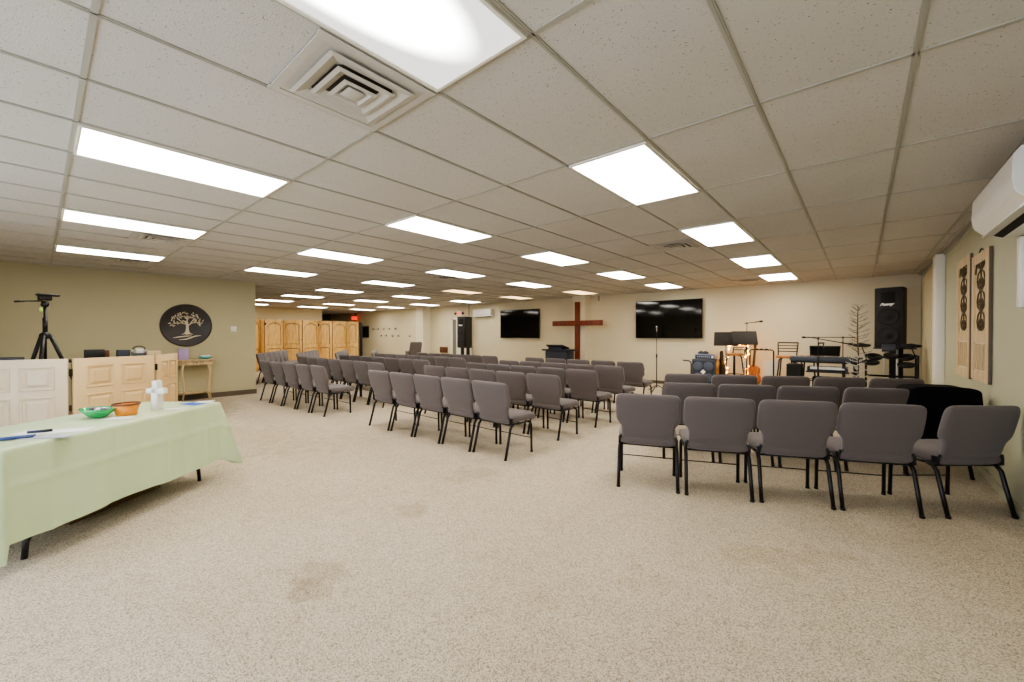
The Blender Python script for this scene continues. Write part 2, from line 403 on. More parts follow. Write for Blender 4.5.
# ------------------------------------------------------------------ chairs
def superring(w, t, cx, cy, z, n=28, p=3.2, bow=0):
    R = []
    for k in range(n):
        a = 2*PI*k/n; c, s = math.cos(a), math.sin(a)
        x = w*math.copysign(abs(c)**(2/p), c); y = t*math.copysign(abs(s)**(2/p), s)
        R.append((cx+x, cy+y-bow*(x/w)**2*0+bow*((x/.28)**2), z))
    return R
def make_chair():
    t = thing('stacking_chair', 'x', 'chair')
    # seat : loft along y (front to back) in z/x sections
    mb = MB(); R = []
    for y, w, h, zc in [(.075, .215, .016, .425), (.08, .24, .036, .428), (.105, .256, .048, .432), (.25, .266, .052, .436), (.42, .268, .053, .438), (.50, .268, .052, .434), (.535, .264, .046, .426), (.55, .25, .034, .418), (.556, .225, .016, .412)]:
        n = 28; r = []
        for k in range(n):
            a = 2*PI*k/n; c, s = math.cos(a), math.sin(a)
            r.append((w*math.copysign(abs(c)**.32, c), y, zc+h*math.copysign(abs(s)**.6, s)))
        R.append(r)
    mb.rings(R); mb.obj('seat', 'fabric', t)
    # backrest
    prof = [(.385, .20, .010), (.39, .222, .022), (.405, .228, .028), (.447, .229, .029), (.456, .227, .024), (.466, .230, .030), (.51, .231, .034), (.545, .232, .036), (.57, .238, .037), (.592, .254, .038), (.612, .270, .038), (.64, .278, .038),
            (.70, .280, .038), (.79, .280, .037), (.825, .277, .034), (.848, .269, .029), (.862, .256, .022), (.870, .238, .013), (.873, .20, .006)]
    R = []
    for z, w, th in prof:
        cy = .10-(z-.38)*.25
        R.append(superring(w, th, 0, cy, z, 32, 4.2, .014))
    MB().rings(R).obj('backrest', 'fabric', t)
    for s in (-1, 1):
        # rear leg : from the seat side bracket back and down
        MB().tube([(s*.248, .17, .385), (s*.25, .12, .372), (s*.252, .088, .335), (s*.254, .045, .17), (s*.256, 0, .006)], .0155, 8).lathe([(.018, 0), (.018, .02)], 8, Matrix.Translation((s*.256, 0, 0))).obj('leg', 'steel', t)
        MB().tube([(s*.248, .40, .378), (s*.25, .455, .37), (s*.252, .472, .335), (s*.253, .48, .006)], .0145, 8).lathe([(.017, 0), (.017, .02)], 8, Matrix.Translation((s*.253, .48, 0))).obj('leg', 'steel', t)
    f = MB()
    for s in (-1, 1):
        f.tube([(s*.25, .09, .392), (s*.25, .25, .38), (s*.25, .45, .376)], .012, 8)
        f.box((s*.252, .10, .42), (.018, .055, .07), bev=.004)
        f.tube([(s*.250, .10, .38), (s*.248, .085, .43), (s*.240, .075, .47)], .011, 6)
    f.tube([(-.25, .12, .375), (.25, .12, .375)], .010, 6)
    f.obj('seat_frame', 'steel', t)
    MB().tube([(-.25, .478, .17), (.25, .478, .17)], .0055, 6).obj('stretcher', 'steel', t)
    return t
proto = make_chair(); used = [False]
def chair(x, y, rz, label, group, z=0):
    if not used[0]:
        used[0] = True; o = proto; o.location = (x, y, z); o.rotation_euler = (0, 0, rz); o['label'] = label; o['group'] = group; return o
    return dup(proto, (x, y, z), rz, label, group)
R_ = math.radians
rowname = ['nearest', 'second', 'third', 'fourth', 'rearmost']
# right block
R1 = [(-1.46, 3.655, 22), (-.92, 3.87, 24), (-.395, 4.125, 25), (.125, 4.375, 25)]
for k, (x, y, a) in enumerate(R1):
    chair(x, y, R_(a), 'grey padded stacking chair, %s from the left in the nearest row of right block' % ORD[k], 'chairs in the right block')
chair(.70, 4.775, R_(41), 'grey padded stacking chair turned askew against the right wall, end of nearest row', 'chairs in the right block')
for k, (x, y) in enumerate([(-1.46, 4.82), (-.94, 5.09), (-.42, 5.35), (.12, 5.63)]):
    chair(x, y, R_(26), 'grey padded stacking chair, %s from the left in the second row of right block' % ORD[k], 'chairs in the right block')
chair(.58, 5.90, R_(22), 'grey stacking chair hidden under the black cloth by the right wall', 'chairs in the right block')
for k in range(5):
    chair(-1.83+.54*k, 5.93+.275*k, R_(26.5), 'grey padded stacking chair, %s from the left in the farthest row of right block' % ORD[k], 'chairs in the right block')
# middle block
for r, (y, xr, p, n) in enumerate([(3.45, -3.0, .564, 5), (4.58, -3.05, .585, 5), (5.6, -3.05, .58, 5), (6.62, -3.1, .575, 5), (7.85, -3.25, .60, 5)]):
    for k in range(n):
        x = xr-.25-p*k
        chair(x, y+(.012*k if r == 0 else 0)*-1, R_(random.uniform(-1.2, 1.2)), 'grey padded stacking chair, %s from the right in the %s row of middle block' % (ORD[k], rowname[r]), 'chairs in the middle block')
# left block
for r, (y, xr, p, n) in enumerate([(3.25, -6.97, .562, 5), (4.38, -6.95, .562, 7), (5.5, -6.97, .562, 7), (6.62, -7.03, .562, 7), (7.75, -7.03, .562, 6)]):
    for k in range(n):
        x = xr-.25-p*k
        chair(x, y-(.025*k if r == 0 else 0), R_(random.uniform(-1, 1)), 'grey padded stacking chair, %s from the right in the %s row of left block' % (ORD[k], rowname[r]), 'chairs in the left block')
# far angled wing
th = math.atan2(.55, .835)
for r in range(4):
    for k in range(6):
        x = -13.2-.835*.57*k+.55*1.05*r; y = 4.25+.55*.57*k+.835*1.05*r
        chair(x, y, -th, 'grey stacking chair in angled wing by wooden screens, %s from camera end of %s row' % (ORD[k], rowname[r]), 'chairs in the far angled wing')
for k in range(3):
    chair(-14.5+.03*k, 10.75, R_(80), 'grey chair in the stack by the back wall, %s from the bottom' % ORD[k], 'chair stack by the back wall', z=.12*k)

# black cloth draped on a chair
def draped(name, W, D, H, zb, m, loc, rz, label, cat, seed=3, amp=.02, corner=.04, crown=0, crease=0, n=120, rows=14, lean=0, hem=.03, rnd=.05):
    rnd_ = random.Random(seed); ph = [rnd_.uniform(0, 6.28) for _ in range(6)]
    per = []
    def rrect(w, d, rr, n):
        segs = []; pts = []
        L1, L2, q = w-2*rr, d-2*rr, PI*rr/2
        tot = 2*(L1+L2)+4*q
        for k in range(n):
            s = tot*k/n
            for idx, (ln) in enumerate((L1, q, L2, q, L1, q, L2, q)):
                if s <= ln or idx == 7: break
                s -= ln
            f = s/ln
            if idx == 0: pts.append((-w/2+rr+s, -d/2, 0, -1, 0))
            elif idx == 2: pts.append((w/2, -d/2+rr+s, 1, 0, 0))
            elif idx == 4: pts.append((w/2-rr-s, d/2, 0, 1, 0))
            elif idx == 6: pts.append((-w/2, d/2-rr-s, -1, 0, 0))
            else:
                a = -PI/2+(idx-1)/2*PI/2+f*PI/2
                cx = (w/2-rr)*(1 if idx in (1, 3) else -1); cy = (d/2-rr)*(1 if idx in (3, 5) else -1)
                pts.append((cx+rr*math.cos(a), cy+rr*math.sin(a), math.cos(a), math.sin(a), math.sin(f*PI)))
        return pts
    P = rrect(W, D, rnd, n); mb = MB(); R = []
    for (ins, z) in ((.9, H), (.3, H+.001), (.015, H), (.004, H-.004)):
        pass
    # top rings
    for sc, z in ((.02, H), (.5, H), (.9, H), (.985, H-.001)):
        R.append([(p[0]*sc, p[1]*sc, z-crown*abs(2*p[0]*sc/W)**5) for p in P])
    for i in range(rows+1):
        t = i/rows; r = []
        for k, (x, y, nx, ny, c) in enumerate(P):
            s = k/n*2*PI
            w = (math.sin(s*9+ph[0])*.6+math.sin(s*17+ph[1])*.35+math.sin(s*31+ph[2])*.18)*amp*(t**.8)
            flare = corner*c*(t**.9)*(1.0+.45*math.sin(k*1.9+ph[3])) + .012*t
            fold = crease*math.exp(-((t-.40)/.022)**2)+crease*.8*t**.3*max(0, 1-abs((k % 26)-13)/1.6)
            off = w+flare+fold
            H2 = H-crown*abs(2*x/W)**5
            zz = H2-.006-(H2-.006-zb)*t - hem*c*t + .008*math.sin(s*5+ph[4])*t
            r.append((x+nx*off, y+ny*off+lean*t, zz))
        R.append(r)
    mb.rings(R, cap=False); o = mb.obj(name, m); o.location = loc; o.rotation_euler = (0, 0, rz)
    return tag(o, label, cat)
draped('black_cloth', .59, .27, .905, .38, 'cloth_black', (.568, 5.93, 0), R_(22), 'black cloth draped over the chair back beside the right wall', 'cloth', amp=.014, corner=.01, rnd=.075, hem=.08, crown=.06)

# ------------------------------------------------------------------ welcome table, lower left
A = Vector((-4.75, 1.19)); B = A-Vector((-.616, .788))*1.70; u = (A-B).normalized(); nrm = Vector((-u.y, u.x))
if nrm.x > 0: nrm = -nrm
TL, TW = (A-B).length, .76
cen = (A+B)/2+nrm*TW/2; trz = math.atan2(u.y, u.x)
tb = thing('folding_table', 'long folding table under the pale green plastic cloth, lower left', 'table', (cen.x, cen.y, 0), trz)
MB().box((0, 0, .722), (TL-.04, TW-.04, .035), bev=.008).obj('tabletop', 'white', tb)
for sx in (-1, 1):
    for sy in (-1, 1):
        x = sx*(TL/2-(.10 if sx > 0 else .22)); y = sy*(TW/2-.15)
        MB().tube([(x-sx*.20, y, .70), (x-sx*.17, y, .45), (x-sx*.12, y, .26), (x-sx*.05, y, .17), (x-sx*.01, y, .10), (x, y, .0)], .016, 10).obj('leg', 'black', tb)
    MB().tube([(sx*(TL/2-.25), -(TW/2-.16), .38), (sx*(TL/2-.25), TW/2-.16, .38)], .012, 8).obj('crossbar', 'black', tb)
draped('tablecloth', TL, TW, .75, .19, 'cloth', (cen.x, cen.y, 0), trz, 'pale green plastic tablecloth draped over the long folding table', 'tablecloth', seed=11, amp=.013, corner=.145, n=300, rows=26, rnd=.03, hem=.09, crease=.009)
TZ = .752
def tbox(name, label, cat, x, y, w, d, h, m, rz=0, z=TZ, bev=.002):
    o = MB().box((0, 0, h/2), (w, d, h), bev=bev if h > .004 else 0).obj(name, m); o.location = (x, y, z); o.rotation_euler = (0, 0, rz)
    return tag(o, label, cat)
# white block cross
cr = MB(); cr.box((0, 0, .09), (.075, .075, .18), bev=.003)
cr.box((0, 0, .215), (.07, .07, .07), bev=.003); cr.box((0, 0, .28), (.062, .07, .075), bev=.003)
cr.box((-.07, 0, .205), (.075, .055, .055), bev=.003).box((.07, 0, .205), (.075, .055, .055), bev=.003)
cr.box((0, 0, .19), (.07, .07, .1))
o = cr.obj('tabletop_cross', 'white'); o.scale = (.8, .8, .8); o.location = (-4.69, .69, TZ); o.rotation_euler = (0, 0, R_(34)); tag(o, 'chunky white block cross standing on the green tablecloth', 'cross')
# green glass dish with sweets
t = thing('glass_dish', 'oval green glass dish of wrapped sweets on the tablecloth', 'dish', (-4.60, .31, TZ), R_(30))
prof = [(.045, .0), (.06, .003), (.09, .03), (.112, .055), (.122, .072), (.116, .070), (.085, .035), (.05, .012)]
mb = MB(); n = 48
mb.rings([[(r*math.cos(2*PI*k/n)*1.1*(1+.04*(k % 2)*(z > .03)), r*math.sin(2*PI*k/n)*.8*(1+.04*(k % 2)*(z > .03)), z) for k in range(n)] for r, z in prof]); mb.obj('bowl', 'green_glass', t)
rr = random.Random(5)
for k in range(16):
    a = rr.uniform(0, 6.28); q = rr.uniform(0, .07)
    o = MB().ball((0, 0, 0), .017, (1.5, .8, .6), 8, 6).obj('wrapped_sweet', rr.choice(['purple', 'paper', 'purple', 'lilac']))
    o.location = (-4.60+q*math.cos(a), .31+q*math.sin(a)*.8, TZ+.058+.012*rr.random()); o.rotation_euler = (0, 0, rr.uniform(0, 3))
    tag(o, 'small wrapped sweet in the green glass dish', 'sweet', 'wrapped sweets in the green dish')
# orange basket
t = thing('basket', 'orange round basket with a brown rim on the tablecloth', 'basket', (-4.56, .475, TZ))
t.scale = (.74, .74, .95)
mb = MB(); mb.lathe([(.082, 0), (.088, .004), (.118, .092), (.112, .092), (.082, .008), (.0001, .008)], 32, cap=False); mb.obj('body', 'orange', t)
mb = MB(); mb.tube([(.117*math.cos(2*PI*k/28), .117*math.sin(2*PI*k/28), .095) for k in range(28)], .008, 8, closed=True); mb.obj('rim', 'brown', t)
MB().lathe([(.095, .05), (.09, .058), (.001, .062)], 24).obj('contents', 'brown', t)
tbox('brochure', 'blue printed brochure at the far end of the tablecloth', 'brochure', -4.80, .97, .21, .12, .002, 'blue', R_(20))
tbox('paper_sheet', 'white sheet beside the blue brochure at the table end', 'paper', -4.86, 1.08, .10, .14, .003, 'paper', R_(-30))
tbox('paper_sheet', 'white paper strip lying beside the white cross', 'paper', -4.60, .80, .07, .16, .002, 'paper', R_(-30))
tbox('paper_sheet', 'white card lying in front of the orange basket', 'paper', -4.40, .42, .12, .17, .002, 'paper', R_(-35))
tbox('paper_sheet', 'white sign-up sheet lying mid table near the sweets', 'paper', -4.10, .14, .14, .22, .002, 'paper', R_(-28))
tbox('paper_sheet', 'white leaflet near the left end of the tablecloth', 'paper', -4.20, -.02, .15, .2, .0015, 'paper', R_(-50))
t = thing('pen', 'dark blue marker lying on white leaflet', 'pen', (-4.15, -.01, TZ+.012), R_(75))
MB().cyl((-.045, 0, 0), (.03, 0, 0), .009, 10).obj('barrel', 'navy', t); MB().cyl((.03, 0, 0), (.07, 0, 0), .0095, 10).obj('cap', 'black', t)
t = thing('pen_bundle', 'bunch of blue pens lying at the near edge of the tablecloth', 'pens', (-4.02, -.09, TZ+.008), R_(80))
for k in range(5):
    MB().cyl((-.08, -.03+.015*k, 0), (.07, -.03+.015*k, 0), .006, 8).obj('pen', 'blue' if k % 2 else 'navy', t)
tbox('booklet', 'grey booklet lying along the front edge of the tablecloth', 'booklet', -3.96, .02, .09, .3, .004, mat('pale_grey_cover', (176, 178, 190), .5), R_(-36))
tbox('cardboard_box', 'low brown box on the carpet beneath the green-clothed table', 'box', -4.74, .36, .75, .26, .07, 'cardboard', trz, z=0, bev=.004)

# ------------------------------------------------------------------ half-height hinged divider behind the table
def raised_panel(mb, x0, x1, z0, z1, y, s, depth=.012, arch=0):
    # sunk frame + raised field on a face at y, facing s (-1 or 1)
    m = .028
    if arch:
        n = 10; top = [(x1-(x1-x0)*k/n, z1-arch+arch*math.sin(PI*k/n)) for k in range(n+1)]
    else: top = [(x1, z1), (x0, z1)]
    outer = [(x0, z0), (x1, z0)]+top
    cx, cz = (x0+x1)/2, (z0+z1)/2
    def ins(d): return [(cx+(px-cx)*(1-2*d/(x1-x0)), cz+(pz-cz)*(1-2*d/(z1-z0))) for px, pz in outer]
    R = [[(px, y+s*yy, pz) for px, pz in ins(d)] for d, yy in ((-.012, 0), (-.004, .014), (.008, .012), (.014, .0005), (.03, .0005), (m+.03, .016), (m+.035, .016))]
    mb.rings(R, smooth=False)
def door_slab(W, H, T, cells):
    mb = MB(); mb.box((W/2, 0, H/2), (W, T, H), bev=.003, seg=1)
    for c in cells:
        for s in (-1, 1): raised_panel(mb, *c[:4], s*T/2, s, arch=c[4] if len(c) > 4 else 0)
    return mb
booth = thing('hinged_divider', 'half-height hinged divider made of off-white and tan panelled doors behind the table', 'divider')
def place_panel(o, p, q):
    o.location = (p[0], p[1], 0); o.rotation_euler = (0, 0, math.atan2(q[1]-p[1], q[0]-p[0]))
H6 = 1.12
def six(W, H=H6):
    a, b, c = .125*W/.9, .40*W/.9, .5*W/.9; g = W-b
    return [(a, b, H-.36, H-.10), (g, W-a, H-.36, H-.10), (a, b, .34, H-.46), (g, W-a, .34, H-.46), (a, b, .08, .25), (g, W-a, .08, .25)]
pts = [(-7.50, -.60), (-7.29, .235), (-7.27, .275), (-7.66, 1.09), (-7.70, 1.125), (-8.28, 1.46)]
for a, b, m_, lb in ((0, 1, 'door_white', 'off-white door panel'), (2, 3, 'door_tan', 'tan door panel'), (4, 5, 'door_tan', 'short tan end panel turned toward the wall')):
    W = math.dist(pts[a], pts[b])
    o = door_slab(W, H6, .038, six(W)).obj('door_panel', m_, booth); place_panel(o, pts[a], pts[b]); o['label'] = lb
for (x, y) in ((-7.265, .255), (-7.67, 1.12)):
    for z in (.25, .95): MB().box((x, y, z), (.03, .03, .09), bev=.003).obj('hinge', 'gold', booth)

# tripod
t = thing('tripod', 'black camera tripod with pan handle standing behind the low divider', 'tripod', (-8.5, .06, 0), R_(15))
for k in range(3):
    a = 2*PI*k/3+PI*.5; c, s = math.cos(a), math.sin(a)
    mb = MB(); mb.tube([(.05*c, .05*s, 1.40), (.24*c, .24*s, .85)], .022, 10); mb.tube([(.24*c, .24*s, .86), (.52*c, .52*s, .0)], .015, 8); mb.obj('leg', 'black', t)
MB().lathe([(.05, 1.36), (.06, 1.38), (.06, 1.42), (.03, 1.45)], 12).obj('spider', 'black', t)
MB().cyl((0, 0, 1.05), (0, 0, 1.82), .016).cyl((0, 0, 1.45), (0, 0, 1.65), .026).obj('centre_column', 'black', t)
mb = MB(); mb.lathe([(.03, 1.80), (.045, 1.83), (.03, 1.88)], 12); mb.box((0, 0, 1.92), (.07, .13, .06), bev=.01); mb.box((0, .03, 1.965), (.09, .22, .03), bev=.008)
mb.obj('pan_head', 'black', t)
MB().tube([(0, -.03, 1.88), (.02, -.16, 1.87), (.05, -.27, 1.855)], .009, 8).tube([(.035, -.2, 1.865), (.05, -.29, 1.852)], .014, 8).obj('pan_handle', 'black', t)
MB().box((.04, -.05, 1.76), (.02, .03, .05), bev=.004).obj('level_tag', mat('lime_tag', (180, 230, 90), .4), t)

# sound desk and gear behind divider
t = thing('desk', 'plain desk hidden behind the low divider holding sound gear', 'desk', (-9.75, .93, 0))
MB().box((0, 0, .985), (.6, 1.25, .03), bev=.004).obj('desktop', 'blackm', t)
for sx in (-1, 1):
    for sy in (-1, 1): MB().cyl((sx*.26, sy*.55, 0), (sx*.26, sy*.55, .97), .018).obj('leg', 'steel', t)
DZ = 1.0
def dbox(name, label, cat, y0, y1, z1, m, d=.25, x=-9.75):
    o = MB().box((0, 0, (z1-DZ)/2), (d, y1-y0, z1-DZ), bev=.006).obj(name, m); o.location = (x, (y0+y1)/2, DZ); return tag(o, label, cat)
dbox('black_case', 'black laptop bag standing on the desk behind the tan panel', 'case', .50, .74, 1.165, 'black')
dbox('black_case', 'small brown-black box leaning beside the black laptop bag', 'box', .745, .80, 1.15, 'brown', .15)
dbox('mixer', 'small grey sound mixer with knobs on the desk behind divider', 'mixer', .90, 1.06, 1.15, 'grey_tex')
dbox('white_box', 'small white box on the desk near the tan divider end', 'box', 1.14, 1.24, 1.165, 'white', .15)
dbox('tan_box', 'low tan box on the desk at its right end', 'box', 1.26, 1.48, 1.12, 'bisque', .2)
t = thing('headphones', 'black headphones resting on desk gear behind the divider', 'headphones', (-9.6, 1.17, 1.09))
MB().tube([(0, .09*math.cos(a), .05+.075*math.sin(a)) for a in [PI*k/10 for k in range(11)]], .009, 8).obj('headband', 'black', t)
MB().box((0, .09, .03), (.05, .03, .07), bev=.01).box((0, -.09, .03), (.05, .03, .07), bev=.01).obj('ear_cups', 'chrome', t)
MB().box((0,0,-.045),(.06,.2,.09)).obj('stand', 'slate', t)
o = MB().box((0, 0, .545), (.3, .26, 1.09), bev=.01).obj('equipment_cabinet', 'slate'); o.location = (-9.2, -.27, 0)
tag(o, 'dark cabinet top just showing behind the off-white door panel', 'cabinet')

# console table
t = thing('console_table', 'small whitewashed bow-front console table against the left wall', 'table', (XL+.03, 2.22, 0), 0)
def bow(w, d, n=14): return [(0, -w/2)]+[(d*(1-abs(2*k/n-1)**2.6)**.8*.35+d*.65 if 0 < k < n else d*.5, -w/2+w*k/n) for k in range(n+1)]+[(0, w/2)]
MB().prism(bow(.72, .36), .86, .885).obj('tabletop', 'bisque', t)
MB().prism(bow(.66, .32), .77, .86).obj('apron', 'bisque', t)
d = MB().box((.315, 0, .815), (.012, .38, .07), bev=.003).obj('drawer', 'bisque', t)
MB().ball((.33, 0, .815), .012).obj('knob', 'black', d)
MB().prism(bow(.56, .26), .16, .18).obj('shelf', 'bisque', t)
for sx, sy in ((.03, -.3), (.03, .3), (.27, -.22), (.27, .22)):
    o2 = 1 if sy > 0 else -1
    MB().tube([(sx, sy, .78), (sx+.012, sy+o2*.022, .62), (sx, sy, .4), (sx-.005, sy-o2*.012, .2), (sx+.02, sy+o2*.02, .0)], .020, 8, r2=.015).obj('leg', 'bisque', t)
o = MB().box((0, 0, .12), (.04, .18, .24), bev=.004).obj('lilac_box', 'lilac'); o.location = (XL+.20, 2.02, .886); o.rotation_euler = (0, 0, .2); tag(o, 'upright lilac card box on the whitewashed console table', 'box')
o = MB().lathe([(.05, 0), (.10, .02), (.12, .06), (.112, .06), (.05, .015)], 24).obj('teal_dish', 'teal'); o.location = (XL+.17, 2.41, .886); tag(o, 'low teal dish on right side of the console table', 'dish')
o = MB().box((0, 0, .01), (.12, .16, .02), bev=.003).obj('booklet', 'paper'); o.location = (XL+.18, 2.41, .946); tag(o, 'white and blue booklet lying on the teal dish', 'booklet')

# tree-of-life disc
t = thing('wall_disc', 'round dark metal wall disc with a cut-out leafy tree', 'wall decoration', (XL, 2.12, 1.62))
MX = Matrix(((0, 0, 1, 0), (1, 0, 0, 0), (0, 1, 0, 0), (0, 0, 0, 1)))
mb = MB(); mb.lathe([(.455, 0), (.46, .01), (.455, .028), (.43, .03), (.424, .024), (.001, .024)], 64, MX); mb.obj('disc', 'disc', t)
mb = MB()
def flat(poly, h=.034): mb.prism(poly, .022, h, MX)
flat([(-.10, -.20), (-.045, -.17), (-.02, -.10), (-.015, -.02), (-.03, .06), (-.09, .10), (-.07, .11), (-.01, .085), (-.004, .2), (.012, .2), (.016, .07), (.03, -.02), (.03, -.1), (.05, -.16), (.11, -.20), (.04, -.19), (0, -.205), (-.04, -.19)])
def br(p, w0=.012, w1=.004):
    mb.tube([MX @ Vector((a, b, .027)) for a, b in p], w0, 6, r2=w1)
br([(-.03, .03), (-.10, .05), (-.19, .04), (-.26, .02)]); br([(-.07, .06), (-.13, .11), (-.17, .16)]); br([(.02, .0), (.08, .05), (.17, .07), (.26, .03)], .016)
br([(.06, .04), (.11, .12), (.15, .18)]); br([(0, .15), (-.05, .21)]); br([(.005, .12), (.06, .2)]); br([(.0, .1), (.0, .26)])
rr = random.Random(21)
for k in range(74):
    for _ in range(30):
        a = rr.uniform(.02, PI-.02); q = rr.uniform(.30, 1)**.6
        x, y = .31*q*math.cos(a), .02+.27*q*math.sin(a)*1.0
        if y > -.02: break
    if abs(x) > .2 and rr.random() < .5: y -= .04
    an = rr.uniform(0, PI); l, w = rr.uniform(.018, .028), .009
    ca, sa = math.cos(an), math.sin(an)
    flat([(x+ca*px-sa*py, y+sa*px+ca*py) for px, py in ((-l, 0), (-l*.3, -w), (l*.5, -w), (l, 0), (l*.5, w), (-l*.3, w))], .031)
def stroke(pts, w):
    L_ = []; R__ = []
    for k, (x, y) in enumerate(pts):
        ww = w*math.sin(PI*(k+.35)/(len(pts)-.3)); L_.append((x, y+ww)); R__.append((x, y-ww))
    flat(L_+R__[::-1])
stroke([(-.24, -.27), (-.14, -.25), (-.02, -.235), (.08, -.225)], .014); stroke([(-.14, -.31), (-.02, -.30), (.06, -.27), (.14, -.235), (.25, -.22)], .016)
mb.obj('tree_relief', 'tan_disc', t)
t = thing('light_switch', 'white light switch plate on the left wall beside the disc', 'switch', (XL, 3.0, 1.55))
MB().box((.004, 0, 0), (.008, .12, .12), bev=.003).obj('plate', 'white', t); MB().box((.012, -.02, 0), (.01, .012, .025)).box((.012, .025, 0), (.01, .012, .025)).obj('toggle', 'white', t)

# ------------------------------------------------------------------ far wooden screen
scr = thing('folding_screen', 'tall zigzag knotty pine door screen at the far left', 'screen')
zz = [(-17.2, 4.3), (-17.0, 5.15), (-17.75, 5.72), (-17.5, 5.83), (-17.75, 6.60), (-17.35, 7.20), (-17.8, 8.05), (-17.45, 8.52), (-17.85, 9.38), (-17.6, 9.85)]
for k in range(len(zz)-1):
    W = math.dist(zz[k], zz[k+1])-.03
    if W < .3: cells_ = []
    elif W > .7: cells_ = [(.12, W-.12, 1.02, 1.90, .12), (.12, W-.12, .12, .86)]
    else: cells_ = [(.10, W-.10, 1.02, 1.90, .07), (.10, W-.10, .12, .86)]
    o = door_slab(W, 2.03, .035, cells_).obj('screen_panel', 'pine', scr); place_panel(o, zz[k], zz[k+1])
    if cells_:
        ml = MB()
        for c in cells_:
            x0, x1, z0, z1 = c[:4]; ar = c[4] if len(c) > 4 else 0
            top = [(x1-(x1-x0)*q/10, z1-ar+ar*math.sin(PI*q/10)) for q in range(11)]
            for yy in (-.0195, .0195): ml.tube([(a_, yy, b_) for a_, b_ in [(x0, z0), (x1, z0)]+top], .017, 4, closed=True)
        ml.obj('shade_moulding', 'pine_d', o)  # panel outlines coloured dark to paint in the groove shade
hb = MB()
for p in zz[1:-1]:
    for z in (.2, 1.85):
        if zz.index(p) in (3, 6): hb.box((p[0]+.03, p[1], z), (.05, .05, .09))
hb.obj('hinges', 'gold', scr)
for p in zz[1:-1]: MB().box((p[0]-.01, p[1], 1.01), (.03, .03, 2.02)).obj('joint_strip', 'brown', scr)
o = MB().box((0, 0, 1.0), (.05, .14, 2.02)).obj('edge_strip', 'black', scr); o.location = (-17.6, 9.95, 0)

# exit signs
def exit_sign(loc, rz, face, txtm, label, heads, txt):
    t = thing('exit_sign', label, 'exit sign', loc, rz)
    MB().box((0, 0, 0), (.32, .05, .2), bev=.008).obj('housing', face, t)
    text_mesh('lettering', txt, .15, txtm, t, Matrix.Translation((0, -.027, 0)) @ Matrix.Rotation(PI/2, 4, 'X'), bold=.003)
    if heads:
        for s in (-1, 1):
            MB().lathe([(.035, -.03), (.055, .04), (.05, .045)], 14, Matrix.Translation((s*.23, -.02, 0)) @ Matrix.Rotation(PI/2, 4, 'X')).box((s*.18, 0, 0), (.06, .02, .02)).obj('lamp_head', 'black', t)
    return t
exit_sign((-12.9, YB-.03, 2.33), 0, 'whitem', 'orange_e', 'lit orange exit sign with two lamp heads above the back door', True, 'EXIT')
exit_sign((-21.45, 11.72, 2.36), R_(35), 'red', 'whitem', 'red exit sign near the dark hallway above the wooden screen', False, 'EXIT')
MB().cyl((-21.45, 11.72, 2.46), (-21.45, 11.72, CEIL), .01).obj('sign_stem', 'black', bpy.data.objects['exit_sign.001']).matrix_parent_inverse = (Matrix.Translation((-21.45, 11.72, 2.36)) @ Matrix.Rotation(R_(35), 4, 'Z')).inverted()

# wall picture, coat hooks
t = thing('framed_picture', 'small dark framed picture on the far end of the back wall', 'picture', (-20.5, YB-.02, 1.58))
MB().box((0, 0, 0), (.62, .035, .62), bev=.006).obj('frame', 'black', t); MB().box((0, -.02, 0), (.46, .006, .46)).obj('print', 'picture', t)
hooks = [(-19.7, 1.73), (-19.25, 1.73), (-18.72, 1.73), (-18.2, 1.73), (-17.65, 1.73), (-18.95, 1.38), (-18.5, 1.38), (-17.9, 1.37), (-17.4, 1.37), (-16.45, 1.36)]
h0 = None
for k, (x, z) in enumerate(hooks):
    lb = 'small dark coat hook, %s from the left in the %s line on the back wall' % (ORD[k if k < 5 else k-5], 'upper' if k < 5 else 'lower')
    if h0 is None:
        h0 = thing('coat_hook', lb, 'hook', (x, YB, z), 0, 'coat hooks on the back wall')
        MB().box((0, -.008, 0), (.05, .016, .09), bev=.004).obj('plate', 'black', h0)
        MB().tube([(0, -.01, -.01), (0, -.06, -.03), (0, -.09, 0), (0, -.09, .03)], .012, 6).obj('prong', 'black', h0)
    else: dup(h0, (x, YB, z), 0, lb)

